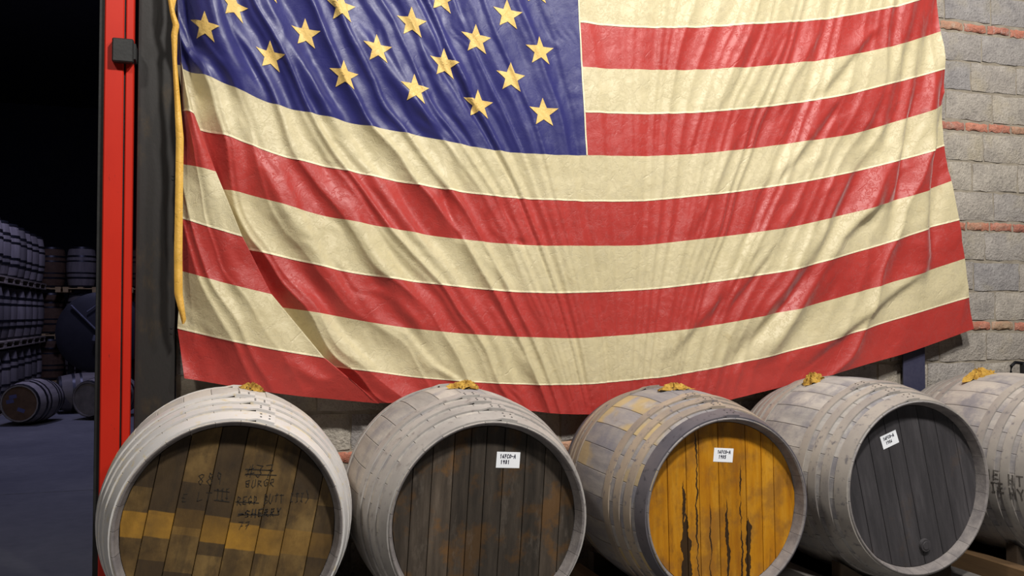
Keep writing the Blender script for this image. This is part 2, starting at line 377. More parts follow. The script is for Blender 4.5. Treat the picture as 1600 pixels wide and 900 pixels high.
def folds(x, y):
    s_ = sfield(x, y)
    wob = vnoise2(x/130, y/170, 3)*14+vnoise2(x/45, y/60, 4)*4
    side = np.clip(np.abs(x-950)/330, 0, 1)**.8
    amp = .30+.70*side; low = .75+.35*np.clip(y/600, 0, 1.1)
    var = .72+.28*vnoise2(s_/60, y/260, 8)
    q = s_+wob
    rid = lambda u: 1-2*np.abs(u)**.75
    h = .034*rid(vnoise1(q/36, 21))*amp*low*var
    h += .0135*rid(vnoise1(q/15, 22))*amp*var
    h += .0034*vnoise1(q/7.5+2*vnoise2(x/40, y/40, 31), 23)*(.25+.75*amp)*(.6+.6*vnoise2(x/60, y/60, 9))
    h += .0022*vnoise2(x/26, y/30, 12)+.0010*vnoise2(x/11, y/12, 13)
    h += .012*vnoise2(x/190, y/240, 14)
    for pts, wd, d in SHARP:
        P = np.array(pts, float); best = np.full(x.shape, 1e9); along = np.zeros(x.shape); ns_ = len(P)-1; kk = 0
        for a, b in zip(P[:-1], P[1:]):
            ab = b-a; tt = np.clip(((x-a[0])*ab[0]+(y-a[1])*ab[1])/(ab@ab), 0, 1)
            dd = np.hypot(x-a[0]-tt*ab[0], y-a[1]-tt*ab[1]); along = np.where(dd < best, (kk+tt)/ns_, along); best = np.minimum(best, dd); kk += 1
        h += 1.5*d*np.exp(-(best/wd)**2)*np.clip(np.sin(along*PI)*1.8, 0, 1)
    for pts, wd, d in STEPS:
        P = np.array(sorted(pts, key=lambda p: p[1]), float); y0, y1 = P[0, 1], P[-1, 1]
        dx = x-np.interp(y, P[:, 1], P[:, 0]); f_ = np.clip((y-y0)/(y1-y0), 0, 1)
        h += (-d*np.tanh(dx/wd)+.4*abs(d))*np.exp(-(dx/(wd*4.5))**2)*np.clip(np.sin(f_*PI)*1.6, 0, 1)
    return h
def flag_pt(seg, c, V, lift=0.0):
    """seg A hoist to pleat, B hidden return of the pleat, C pleat to canton edge, D canton edge to fly"""
    kx, ky, hx, hy, sx = IP(V, KX), IP(V, KY), IP(V, HX), IP(V, HY), IP(V, xS)
    sy = yrow(sx, V)
    if seg == 'A':
        x = hx+(kx-hx)*c; y = hy+(ky-hy)*c+np.sin(c*PI)*.012*(kx-hx); h0 = .004+.105*np.sin(c*PI*.68)
        h0 = h0*np.clip((V-6.2)/1.5, .6, 1)
    elif seg == 'B':
        x = kx+(sx-kx)*c; y = ky+(sy-ky)*c; x = x+np.sin(c*PI)*3; h0 = (.0925-.12*c)*np.clip((V-6.2)/1.5, .6, 1)
    elif seg == 'C':
        ex = IP(V, xC); x = sx+(ex-sx)*c; y = yrow(x, V); q_ = np.clip((x-sx-6)/62, 0, 1); h0 = -.030+.052*q_*q_*(3-2*q_)-.018*np.clip((x-sx-70)/120, 0, 1)
    else:
        ex, rx = IP(V, xC), IP(V, xR); x = ex+(rx-ex)*c; y = yrow(x, V); h0 = .004+.0*x
    h = h0+folds(x, y)+lift
    h = np.where(V > 12, h*(1-.35*(V-12)), h)
    if seg == 'D': h = h+.02*np.clip((c-.9)/.1, 0, 1)*np.sin(V*1.3)*.4
    p = at(x, y, FY); p[..., 1] -= np.clip(h, -.052+lift, np.where(V > 12.2, .022+lift+.06*np.clip((13-V)/.8, 0, 1)+.11*(np.clip((560-x)/130, 0, 1)**2+np.clip((x-1180)/120, 0, 1)**2), .13))
    return p
def grid_mesh(name, P, mat, parent, flip=False):
    nr, ncl = P.shape[:2]; me = bpy.data.meshes.new(name)
    idx = np.arange(nr*ncl).reshape(nr, ncl)
    q = np.stack([idx[:-1, :-1], idx[1:, :-1], idx[1:, 1:], idx[:-1, 1:]], -1).reshape(-1, 4)
    me.vertices.add(nr*ncl); me.vertices.foreach_set('co', P.reshape(-1).astype(np.float32))
    me.loops.add(q.size); me.loops.foreach_set('vertex_index', q.reshape(-1).astype(np.int32))
    me.polygons.add(len(q)); me.polygons.foreach_set('loop_start', np.arange(0, q.size, 4, dtype=np.int32))
    me.update(calc_edges=True); me.polygons.foreach_set('use_smooth', [True]*len(q)); me.materials.append(mat)
    return link(name, me, parent)
flag = empty('flag', (2.4, FY, 1.0)); 
tag(flag, 'huge faded stars and stripes flag hung across the block wall above the casks', 'flag')
FO = np.array(flag.location)
SEGN = {'A': 70, 'B': 10, 'C': 230, 'D': 230}
def strip(segs, V, lift=0.0):
    cols = []
    for k, sg in enumerate(segs):
        n = SEGN[sg]; c = np.linspace(0, 1, n+1)
        if k: c = c[1:]
        Cg, Vg = np.meshgrid(c, V); cols.append(flag_pt(sg, Cg, Vg, lift))
    return np.concatenate(cols, 1)-FO
for i in range(13):
    Vv = np.linspace(i, i+1, 25)
    o = grid_mesh('stripe', strip('D' if i < 7 else 'ABCD', Vv), M['fred'] if i % 2 == 0 else M['fwhite'], flag)
    o['label'] = 'red stripe' if i % 2 == 0 else 'cream stripe'
canton = grid_mesh('canton', strip('ABC', np.linspace(0, 7, 150)), M['fblue'], flag); canton['label'] = 'blue canton'
for v_ in (2, 4, 6):
    grid_mesh('seam', strip('D', np.linspace(v_-.022, v_+.022, 3), .0025), M['fseam'], flag)
for v_ in (8, 10, 12):
    grid_mesh('seam', strip('CD', np.linspace(v_-.02, v_+.02, 3), .0025), M['fseam'], flag)
    grid_mesh('seam', strip('A', np.linspace(v_-.02, v_+.02, 3), .0025), M['fseam'], flag)
cl = np.linspace(.9972, .9992, 2)
Cg, Vg = np.meshgrid(np.linspace(.9965, .9995, 2), np.linspace(0, 7, 120)); grid_mesh('seam', flag_pt('C', Cg, Vg, .003)-FO, M['fseam'], flag)
c6 = [.075, .234, .4146, .586, .742, .898]; c5 = [.148, .3245, .499, .6615, .822]
for k in range(9):
    Vr = 6.07-.69*k
    for c0 in (c6 if k % 2 == 0 else c5):
        pts = []
        for e in range(10):
            a0 = PI/2+e*PI/5; a1 = PI/2+(e+1)*PI/5; r0 = 24 if e % 2 == 0 else 10; r1 = 10 if e % 2 == 0 else 24
            for f_ in (0, .25, .5, .75):
                pts.append((r0*math.cos(a0)*(1-f_)+r1*math.cos(a1)*f_, r0*math.sin(a0)*(1-f_)+r1*math.sin(a1)*f_))
        rings = np.linspace(0.02, 1, 7); P = np.array(pts); G = np.concatenate([P, P[:1]])[None]*rings[:, None, None]
        wd = 930-285; dhh = 79-9.5*c0
        c_ = c0-G[..., 0]*-1/wd; V_ = Vr-G[..., 1]/dhh
        pp = flag_pt('C', c_, V_, .0035)-FO
        o = grid_mesh('star', pp, M['fstar'], canton)
ys = np.linspace(-470, 506, 240)
xl = np.interp(ys, [-470, 0, 30, 46, 60, 100, 160, 220, 300, 400, 460, 506], [252, 262, 267, 271, 268, 270, 273, 275.5, 274.5, 272.5, 273, 285])
xw = np.interp(ys, [-470, 0, 30, 46, 60, 100, 160, 220, 300, 400, 460, 500, 506], [9, 7, 8, 10, 10, 7, 9, 12, 12, 13, 13, 8, 3])
cc = np.linspace(0, 1, 7); Xg = xl[:, None]+xw[:, None]*cc[None]; Yg = np.repeat(ys[:, None], 7, 1)
hp = at(Xg, Yg, FY); hp[..., 1] -= .075+.012*np.sin(cc*PI)[None]+.006*vnoise1(ys/22, 5)[:, None]
grid_mesh('hoist_band', hp-FO, M['fhoist'], flag)['label'] = 'gold hoist band'
# loose selvedge that bunches at the top of the hoist
ys2 = np.linspace(-120, 62, 60); x2 = np.interp(ys2, [-120, 0, 25, 48, 62], [272, 277, 272, 279, 276])
Xg = np.interp(ys2, ys, xl)[:, None]+(x2-np.interp(ys2, ys, xl))[:, None]*cc[None]
hp = at(Xg, np.repeat(ys2[:, None], 7, 1), FY); hp[..., 1] -= .062+.010*np.sin(cc*PI)[None]
grid_mesh('hoist_selvedge', hp-FO, M['fhoist'], flag)

# ------------------------------------------------------------------ casks
RB, RH, BL = .578, .478, 1.13       # bilge radius, chime radius, length
def prof(a, d=0): 
    q = 2*a/BL; return RB-(RB-RH)*(abs(q)**2.0)+d
def stave_mat(name, cols, streak, patch=None, patch_amt=0, rough=.75, dirt=.75):
    t = NT(name); v = t.co((1, .18, 1)); n1 = t.noise(v, 9, 6, .65); v2 = t.co((1, 1, 1)); n2 = t.noise(v2, 4.2, 7, .68); n3 = t.noise(v, 45, 4)
    c = t.ramp(n1, [(.25, cols[0]), (.5, cols[1]), (.75, cols[2])])
    c = t.mix(1.0, c, t.ramp(t.rnd(), [(0, (226, 224, 224)), (.35, (242, 240, 238)), (.7, (255, 250, 244)), (1, (234, 232, 234))]), 'MULTIPLY')
    c = t.mix(t.math('MULTIPLY', t.sstep(n2, .46, .66), dirt), c, lin(streak))
    if patch:
        n4 = t.noise(v2, 2.1, 3); sel = t.math('MULTIPLY', t.sstep(n4, .47, .56), t.sstep(t.rnd(), 1-patch_amt-.05, 1-patch_amt+.05))
        c = t.mix(t.math('MULTIPLY', sel, .65), c, lin(patch))
    t.bump(t.math('ADD', n1, t.math('MULTIPLY', n3, .5)), .35, .006)
    return t.done(c, rough, 0, .25)
def hoop_mat(name, c1, c2, c3, rough=.5, metal=.0):
    t = NT(name); v = t.co((1, 1, 1)); n1 = t.noise(v, 3, 5, .6); n2 = t.noise(v, 26, 4)
    c = t.mix(t.sstep(n2, .55, .72), t.ramp(n1, [(.32, c1), (.68, c2)]), lin(c3)); t.bump(n2, .12, .003)
    return t.done(c, rough, metal)
stone = ((150, 144, 138), (178, 170, 163), (200, 192, 182))
M['st1'] = stave_mat('cask_staves_white', ((178, 172, 168), (198, 192, 186), (212, 206, 198)), (200, 188, 166), (226, 204, 150), .15)
M['hp1'] = hoop_mat('cask_hoop_zinc', (200, 196, 194), (222, 218, 214), (214, 200, 172), .38, .15)
M['st2'] = stave_mat('cask_staves_beige', ((150, 146, 142), (180, 175, 169), (204, 198, 190)), (132, 130, 136))
M['hp2'] = hoop_mat('cask_hoop_beige', (154, 149, 145), (182, 176, 170), (138, 132, 128), .5, .1)
M['st3'] = stave_mat('cask_staves_grey_yellow', ((122, 121, 126), (156, 152, 152), (184, 177, 166)), (114, 113, 124), (192, 164, 100), .5)
M['hp3'] = hoop_mat('cask_hoop_brown', (134, 124, 116), (166, 150, 132), (106, 102, 108), .55, .1)
M['hp3d'] = hoop_mat('cask_hoop_blue_grey', (82, 80, 88), (112, 106, 110), (66, 64, 70), .5, .2)
M['st4'] = stave_mat('cask_staves_grey', ((140, 138, 138), (170, 167, 164), (194, 190, 185)), (116, 114, 122))
M['hp4'] = hoop_mat('cask_hoop_grey', (140, 134, 130), (170, 162, 152), (112, 108, 110), .5, .1)
M['st5'] = stave_mat('cask_staves_tan', ((140, 136, 134), (170, 165, 161), (194, 188, 178)), (116, 114, 122))
M['chime'] = simple('chime_wood', (104, 98, 98), (140, 132, 128), 14, .75, 0, .3)
M['rivet'] = simple('rivet_dark', (40, 37, 36), (58, 54, 52), 30, .5)
# heads
def head_base(name): 
    t = NT(name); g = t.co((1, 1, .12)); n1 = t.noise(g, 16, 6, .65); n2 = t.noise(t.co((1, 1, 1), False), 5, 5, .6); n3 = t.noise(t.co((1, 1, .3)), 60, 4)
    t.bump(t.math('ADD', n1, t.math('MULTIPLY', n3, .5)), .5, .006); return t, n1, n2, n3
t, n1, n2, n3 = head_base('head_patchwork')
p = t.xyz(t.obj()); cellv = t.comb(t.rnd(), 0.0, t.math('FLOOR', t.math('MULTIPLY', t.math('ADD', p[2], t.math('MULTIPLY', t.rnd(), .3)), 5.2)))
wn = t.white(cellv)
c = t.ramp(n2, [(.3, (66, 51, 32)), (.5, (98, 76, 44)), (.7, (128, 102, 60))])
c = t.mix(t.math('MULTIPLY', t.sstep(wn, .40, .44), .72), c, lin((54, 43, 32)))
c = t.mix(t.math('MULTIPLY', t.sstep(n1, .48, .66), .4), c, lin((46, 38, 30))); c = t.mix(t.math('MULTIPLY', t.sstep(t.noise(t.co((1, 1, .6), False), 13, 7, .7), .48, .66), .5), c, lin((50, 41, 31)))
zb = t.math('ADD', t.math('ADD', p[2], t.math('MULTIPLY', n2, .02)), t.math('MULTIPLY', t.math('SUBTRACT', t.rnd(), .5), .045)); band = t.math('MULTIPLY', t.sstep(zb, -.060, -.054), t.math('SUBTRACT', 1.0, t.sstep(zb, .050, .056)))
xw_ = t.math('SUBTRACT', 1.0, t.math('MULTIPLY', t.sstep(p[0], .02, .3), .75))
c = t.mix(t.math('MULTIPLY', t.math('MULTIPLY', band, xw_), t.math('ADD', t.math('MULTIPLY', t.sstep(t.rnd(), .15, .7), .7), .18)), c, t.ramp(n2, [(.3, (112, 84, 42)), (.65, (178, 130, 44))]))
M['hd1'] = t.done(c, .6, 0, .3)
t, n1, n2, n3 = head_base('head_dark_oak')
c = t.ramp(n1, [(.3, (54, 48, 42)), (.55, (86, 76, 66)), (.8, (118, 106, 94))]); c = t.mix(t.math('MULTIPLY', t.sstep(n2, .5, .62), .6), c, lin((122, 86, 42)))
c = t.mix(t.math('MULTIPLY', t.sstep(t.noise(t.co((1, 1, .35)), 9, 6, .7), .55, .72), .5), c, lin((142, 130, 118)))
c = t.mix(1.0, c, t.ramp(t.rnd(), [(0, (170, 170, 170)), (1, (255, 250, 245))]), 'MULTIPLY')
M['hd2'] = t.done(c, .65, 0, .3)
t, n1, n2, n3 = head_base('head_golden')
c = t.ramp(n1, [(.28, (168, 104, 12)), (.5, (196, 132, 18)), (.78, (214, 158, 52))])
c = t.mix(t.math('MULTIPLY', t.sstep(n2, .46, .64), .75), c, lin((150, 102, 40))); c = t.mix(t.math('MULTIPLY', t.sstep(t.noise(t.co((1, 1, .25)), 20, 7, .72), .52, .7), .6), c, lin((118, 78, 26)))
p = t.xyz(t.obj()); blk = None
for x0, w0, zt in ((-.225, .040, -.03), (-.235, .016, .13), (.022, .014, .02), (.15, .03, -.1), (-.155, .008, .40), (.11, .007, .2), (-.08, .006, .0)):
    wob = t.math('ADD', t.math('MULTIPLY', t.math('SUBTRACT', t.noise(t.comb(p[2], x0*9, 0.0), 9, 4), .5), .05), x0)
    d = t.math('ABSOLUTE', t.math('SUBTRACT', p[0], wob)); nz = t.math('MULTIPLY', t.math('SUBTRACT', t.noise(t.comb(p[2], x0*31+4, 0.0), 7, 3), .30), 2.6)
    wid = t.math('MULTIPLY', t.math('MULTIPLY', nz, w0), t.math('SUBTRACT', 1.0, t.sstep(p[2], zt-.05, zt+.04)))
    mk = t.math('GREATER_THAN', wid, d); blk = mk if blk is None else t.math('MAXIMUM', blk, mk)
c = t.mix(t.math('MULTIPLY', blk, .93), c, lin((28, 24, 20)))
c = t.mix(1.0, c, t.ramp(t.rnd(), [(0, (226, 222, 215)), (1, (255, 255, 255))]), 'MULTIPLY')
M['hd3'] = t.done(c, .5, 0, .35)
t, n1, n2, n3 = head_base('head_charcoal')
c = t.ramp(n1, [(.3, (48, 46, 48)), (.55, (64, 61, 63)), (.8, (86, 82, 84))]); c = t.mix(t.math('MULTIPLY', t.sstep(n2, .58, .7), .4), c, lin((78, 66, 58)))
M['hd4'] = t.done(c, .6, 0, .35)
M['paper'] = simple('paper_label', (238, 240, 244), (246, 247, 250), 8, .7, 0, .02)
M['ink'] = simple('marker_ink', (28, 26, 46), (38, 36, 60), 20, .7)
M['ink_black'] = simple('marker_black', (30, 25, 20), (50, 41, 30), 30, .7)
M['stencil'] = simple('stencil_faded', (58, 53, 50), (96, 90, 84), 34, .8)
M['hessian'] = simple('hessian', (150, 106, 30), (220, 176, 78), 26, .9, 0, .8, (1, 1, 1), 5, .02)
M['bung'] = simple('bung_wood', (34, 28, 22), (60, 48, 36), 12, .8)
M['timber'] = simple('cradle_timber', (86, 64, 40), (124, 94, 60), 8, .8, 0, .3, (1, .1, 1))
M['timber_dark'] = simple('cradle_timber_dark', (48, 38, 28), (74, 58, 42), 8, .85, 0, .3)
M['timber_grey'] = simple('cradle_timber_grey', (84, 80, 78), (120, 114, 108), 8, .8, 0, .3, (1, .1, 1))

def stave_mesh(n, mat):
    w_ = PI/n; st = np.linspace(-BL/2, BL/2, 19); V = []; Fc = []
    e = .0030/.55
    A = [-w_+e*.25, -w_+e, -w_*.33, w_*.33, w_-e, w_-e*.25]; dr = [-.0022, 0, 0, 0, 0, -.0022]
    nA = len(A)
    for a in st:
        for q, d in zip(A, dr):
            r = prof(a, d); V.append((r*math.sin(q), a, r*math.cos(q)))
    ns = len(st)
    for i in range(ns-1):
        for k in range(nA-1): Fc.append((i*nA+k, (i+1)*nA+k, (i+1)*nA+k+1, i*nA+k+1))
    # chime: bevelled end and the inner wall down past the croze, both ends
    for sgn, i in ((-1, 0), (1, ns-1)):
        base = len(V)
        for (rr, aa) in ((-.004, 0), (-.011, .006), (-.030, .085)):
            for q in A:
                a = sgn*(BL/2-aa); r = prof(sgn*BL/2)+rr; V.append((r*math.sin(q), a, r*math.cos(q)))
        lv = [[i*nA+k for k in range(nA)]]+[[base+m*nA+k for k in range(nA)] for m in range(3)]
        for m in range(3):
            for k in range(nA-1):
                f = (lv[m][k], lv[m][k+1], lv[m+1][k+1], lv[m+1][k]); Fc.append(f if sgn < 0 else f[::-1])
    nf = (ns-1)*(nA-1)
    me = bpy.data.meshes.new('stave'); me.from_pydata(V, [], Fc); me.update()
    me.materials.append(mat); me.materials.append(M['chime']); me.polygons.foreach_set('material_index', [0]*nf+[1]*(len(Fc)-nf))
    me.polygons.foreach_set('use_smooth', [True]*len(me.polygons)); me.set_sharp_from_angle(angle=R(28)); return me
def hoop_mesh(a0, a1, mat, th=.0085):
    """riveted strap hoop: one turn and a lap, the lap riding over the start"""
    lap = .16; n = 84; V = []; Fc = []; s_ = np.linspace(0, 2*PI+lap, n+1)
    for q in s_:
        over = max(0, min(1, (q-2*PI+.05)/.05))*th
        for (a, d) in ((a0, .0005), (a0, th), ((a0+a1)/2, th+.0006), (a1, th), (a1, .0005)):
            r = prof(a, d+over); V.append((r*math.sin(q), a, r*math.cos(q)))
    for i in range(n):
        for k in range(4): Fc.append((i*5+k, i*5+k+1, (i+1)*5+k+1, (i+1)*5+k))
    Fc += [(4, 3, 2, 1, 0), tuple(n*5+k for k in range(5))]
    me = bpy.data.meshes.new('hoop'); me.from_pydata(V, [], Fc); me.update()
    me.polygons.foreach_set('use_smooth', [True]*len(me.polygons)); me.set_sharp_from_angle(angle=R(40)); me.materials.append(mat); return me, lap
def plank_mesh(x0, x1, Rr, mat, g=.0012):
    x0 += g; x1 -= g; xs = np.linspace(x0, x1, 7); zf = lambda x: math.sqrt(max(Rr*Rr-x*x, 1e-5))
    out = [(x, zf(x)) for x in xs]+[(x, -zf(x)) for x in xs[::-1]]
    cx = (x0+x1)/2; k = 1-.004/(x1-x0); n = len(out); V = []
    for (yy, kk) in ((0, k), (.0025, 1), (.026, 1)):
        for (x, z) in out: V.append((cx+(x-cx)*kk, yy, z*(1-(1-kk)*.15)))
    Fc = [tuple(range(n))]
    for m in range(2):
        for i in range(n): Fc.append((m*n+i, (m+1)*n+i, (m+1)*n+(i+1) % n, m*n+(i+1) % n))
    me = bpy.data.meshes.new('head_plank'); me.from_pydata(V, [], Fc); me.update(); me.materials.append(mat)
    return me
# one-stroke letters for the hand-written tags (unit box)
GL = {'1': [[(.3, .8), (.5, 1), (.5, 0)]], '6': [[(.75, .95), (.3, .6), (.15, .25), (.45, 0), (.8, .22), (.5, .48), (.2, .3)]],
 'F': [[(.2, 0), (.2, 1), (.85, 1)], [(.2, .52), (.7, .52)]], 'C': [[(.85, .85), (.5, 1), (.15, .6), (.2, .2), (.55, 0), (.88, .15)]],
 'O': [[(.5, 1), (.15, .7), (.15, .25), (.5, 0), (.85, .3), (.85, .75), (.5, 1)]], '-': [[(.1, .45), (.9, .5)]],
 'A': [[(.05, 0), (.5, 1), (.95, 0)], [(.2, .38), (.8, .38)]], '9': [[(.8, .75), (.5, .5), (.2, .72), (.48, 1), (.8, .78), (.6, 0)]],
 '8': [[(.75, .8), (.5, 1), (.25, .78), (.75, .28), (.5, 0), (.22, .25), (.75, .8)]], '5': [[(.85, 1), (.25, 1), (.2, .58), (.6, .62), (.82, .3), (.5, 0), (.15, .1)]],
 '#': [[(.3, 0), (.42, 1)], [(.62, 0), (.74, 1)], [(.05, .33), (.95, .36)], [(.05, .66), (.95, .7)]], '3': [[(.15, .92), (.7, 1), (.75, .7), (.4, .52), (.8, .3), (.5, 0), (.1, .1)]],
 '7': [[(.1, 1), (.9, 1), (.4, 0)], [(.3, .5), (.8, .5)]], 'I': [[(.5, 0), (.5, 1)], [(.25, 1), (.75, 1)], [(.25, 0), (.75, 0)]],
 'E': [[(.85, 1), (.2, 1), (.2, 0), (.85, 0)], [(.2, .5), (.7, .5)]], 'L': [[(.2, 1), (.2, 0), (.85, 0)]], 'T': [[(.1, 1), (.9, 1)], [(.5, 1), (.5, 0)]],
 'B': [[(.2, 0), (.2, 1), (.7, .95), (.7, .6), (.2, .52), (.8, .42), (.8, .08), (.2, 0)]], 'U': [[(.15, 1), (.15, .2), (.5, 0), (.85, .2), (.85, 1)]],
 'R': [[(.2, 0), (.2, 1), (.75, .9), (.7, .55), (.2, .5), (.85, 0)]], 'S': [[(.8, .9), (.4, 1), (.2, .75), (.75, .35), (.6, .02), (.15, .1)]],
 'H': [[(.2, 0), (.2, 1)], [(.8, 0), (.8, 1)], [(.2, .5), (.8, .5)]], 'Y': [[(.1, 1), (.5, .5), (.9, 1)], [(.5, .5), (.5, 0)]], 'D': [[(.2, 0), (.2, 1), (.7, .85), (.8, .4), (.2, 0)]],
 'G': [[(.85, .85), (.5, 1), (.15, .6), (.2, .2), (.55, 0), (.85, .2), (.85, .45), (.55, .45)]], 'N': [[(.15, 0), (.15, 1), (.85, 0), (.85, 1)]],
 ')': [[(.2, 1.2), (.7, .8), (.75, .3), (.3, -.2)]], '=': [[(.1, .62), (.9, .66)], [(.1, .34), (.9, .36)]], ' ': []}
def write(text, x, z, cw, ch, lw, jit=.0, seed=0, slant=.08):
    """stroke segments -> quads in the x,z plane"""
    rg = random.Random(seed); V = []; Fc = []
    for k, chh in enumerate(text):
        for st in GL.get(chh, []):
            q = [(x+(k+px*.8+pz*slant+rg.uniform(-jit, jit))*cw, z+(pz+rg.uniform(-jit, jit))*ch) for px, pz in st]
            for (ax, az), (bx_, bz) in zip(q[:-1], q[1:]):
                d = math.hypot(bx_-ax, bz-az) or 1e-6; ux, uz = (bx_-ax)/d, (bz-az)/d; nx, nz = -uz*lw/2, ux*lw/2; e = lw*.4
                ax_, az_ = ax-ux*e, az-uz*e; bx2, bz2 = bx_+ux*e, bz+uz*e; b = len(V)
                V += [(ax_+nx, 0, az_+nz), (ax_-nx, 0, az_-nz), (bx2-nx, 0, bz2-nz), (bx2+nx, 0, bz2+nz)]; Fc.append((b, b+1, b+2, b+3))
    return V, Fc

def cask(name, X, Zax, Yh, label, staves, hoops, head, nst, planks, roll, yaw=0, pitch=0, chime_hoop=None, scale=1.0):
    """a cask lying on its side, front head at distance Yh; local frame: axis along y, base under the bilge"""
    root = empty(name, (X, Yh+BL/2*scale, Zax-RB*scale)); root.rotation_euler = (R(pitch), 0, R(yaw)); root.scale = (scale,)*3
    tag(root, label, 'cask', 'casks lying in a row below the flag')
    sm = stave_mesh(nst, staves)
    for k in range(nst):
        o = link('stave', sm, root); o.location = (0, 0, RB); o.rotation_euler = (0, R(roll)+2*PI*k/nst, 0)
    bands = [(.008, .082), (.118, .168), (.205, .255), (.300, .352)]
    laps = [.03, -.02, -.06, -.12]
    for sgn in (-1, 1):
        for k, (b0, b1) in enumerate(bands):
            a0, a1 = (-BL/2+b0, -BL/2+b1) if sgn < 0 else (BL/2-b1, BL/2-b0)
            me, lap = hoop_mesh(a0, a1, chime_hoop if (chime_hoop and k == 0) else hoops)
            o = link('hoop', me, root); o.location = (0, 0, RB); ang = R(roll)+laps[k]*1.0+random.uniform(-.04, .04); o.rotation_euler = (0, ang, 0)
            if sgn < 0:
                for rq in (.035, .11):
                    for ra in (.3, .7):
                        rv = link('rivet', RIV, o); a = a0+(a1-a0)*ra; r = prof(a, .0175); rv.location = (r*math.sin(rq), a, r*math.cos(rq)); rv.rotation_euler = (0, rq, 0)
    hr = prof(BL/2)-.027
    for sgn in (-1, 1):
        tot = sum(planks); x = -hr
        for wq in planks if sgn < 0 else [1]*8:
            x1 = x+wq/(tot if sgn < 0 else 8)*2*hr
            o = link('head_plank', plank_mesh(x, x1, hr, head), root); x = x1
            o.location = (0, sgn*(BL/2-.064), RB); o.rotation_euler = (0, R(roll), 0) if sgn < 0 else (0, R(roll), PI)
    return root
bm = bmesh.new(); bmesh.ops.create_icosphere(bm, subdivisions=1, radius=.0055)
for v_ in bm.verts: v_.co.z *= .45
RIV = bpy.data.meshes.new('rivet'); bm.to_mesh(RIV); bm.free(); RIV.materials.append(M['rivet'])

def paper(root, x, z, w_, h_, tilt, lines, seed):
    fy = -BL/2+.064-.0012
    lb = mesh_obj('paper_label', [(a*w_/2, yy, b*h_/2) for yy in (0, .0008) for a, b in ((-1, -1), (1, -1), (1, 1), (-1, 1))],
                  [(0, 1, 2, 3), (7, 6, 5, 4), (0, 4, 5, 1), (1, 5, 6, 2), (2, 6, 7, 3), (3, 7, 4, 0)], M['paper'], root)
    lb.location = (x, fy, RB+z); lb.rotation_euler = (0, R(tilt), 0); lb['label'] = 'white hand-written paper label'
    V = []; Fc = []
    for k, (tx, ox) in enumerate(lines):
        a, f = write(tx, -w_*.36+ox*w_, h_*(.12-.36*k), w_*.098, h_*.22, .0038, .05, seed+k)
        Fc += [tuple(i+len(V) for i in q) for q in f]; V += a
    lt = mesh_obj('lettering', V, Fc, M['ink'], lb); lt.location = (0, -.0006, 0)
YH = 4.2
AX = CAMZ-.95
c1 = cask('cask', .122, AX+.012, 4.2, 'whitewashed cask with pale zinc hoops nearest the red door post', M['st1'], M['hp1'], M['hd1'], 28, [1, 1.1, 1.2, 1.1, 1.3, 1.1, 1.2, 1], 11)
c2 = cask('cask', 1.285, AX-.012, 4.2, 'beige cask with a dark brown oak head, second from the door', M['st2'], M['hp2'], M['hd2'], 28, [.8, .9, 1, .8, .75, .9, 1.1, 1, .9, .8], 3, 0, 1.8)
c3 = cask('cask', 2.565, AX-.03, 4.2, 'grey cask with a golden yellow head streaked black', M['st3'], M['hp3'], M['hd3'], 27, [.9, .8, .55, .85, 1.2, .7, .55, .95], -2, 0, 1.5, M['hp3d'], .97)
c4 = cask('cask', 3.79, AX-.01, 4.2, 'grey cask with a charcoal head and a round plug near its lower rim', M['st4'], M['hp4'], M['hd4'], 28, [1, 1, 1.1, .9, 1.2, 1, 1.1, .9], -12)
c5 = cask('cask', 5.06, AX-.01, 4.2, 'tan grey cask cut off by the right edge of the photograph', M['st5'], M['hp4'], M['hd2'], 28, [1, 1.1, .9, 1, 1.2, .9, 1, 1], -4)
paper(c2, .105, .285, .118, .076, 4, [('16FCO-A', 0), ('1981', .04)], 3)
paper(c3, .0, .275, .118, .074, 5, [('16FCO-A', .04), ('1985', .12)], 7)
paper(c4, -.155, .265, .112, .074, -19, [('16FCO-A', 0), ('1986', .1)], 11)
# plug in the charcoal head
bm = bmesh.new(); cyl(bm, (0, .002, 0), (0, -.016, 0), .038, .034, 20)
pl = bm_obj('tap_plug', bm, M['hd4'], c4, True); pl.location = (.075, -BL/2+.064, RB-.335)
bm = bmesh.new(); cyl(bm, (0, 0, 0), (0, -.004, 0), .024, .022, 16); q = bm_obj('plug_core', bm, M['hd4'], pl, True); q.location = (0, -.015, 0)
# marker writing on the first head
strokes = {'#37': ((.0, .037, .12), (.0, .015, .135)), 'III': ((-.005, .043, .065), (-.005, 0, .065)), 'REGD BUTT III)': ((-.005, .017, .1),), '=SHERRY': ((.005, .015, .17),)}
for k, (tx, x, z, cw, ch, lw, sd) in enumerate((('#37', .03, .225, .042, .05, .0042, 1), ('BURGR', .028, .18, .026, .03, .0036, 2), ('REGD BUTT III)', -.005, .105, .0225, .036, .0042, 3), ('=SHERRY', .0, .05, .027, .03, .0062, 4),
                            ('III', -.095, .135, .02, .042, .0034, 5), ('889', -.17, .20, .036, .05, .0036, 6), ('E LT', -.235, .135, .032, .034, .0034, 7), ('77', .0, 0.0, .028, .028, .003, 8))):
    V, Fc = write(tx, 0, 0, cw, ch, lw*.72, .12, sd, .15)
    for (x2, z2, l) in strokes.get(tx, ()):
        b = len(V); V += [(x2, 0, z2), (x2, 0, z2-.0035), (x2+l, 0, z2-.0155), (x2+l, 0, z2-.012)]; Fc.append((b, b+1, b+2, b+3))
    mw = mesh_obj('marker_writing', V, Fc, M['ink_black'], c1); mw.location = (.03+x, -BL/2+.0625, RB+z); mw['label'] = 'faded black marker writing'; mw['kind'] = 'stuff'
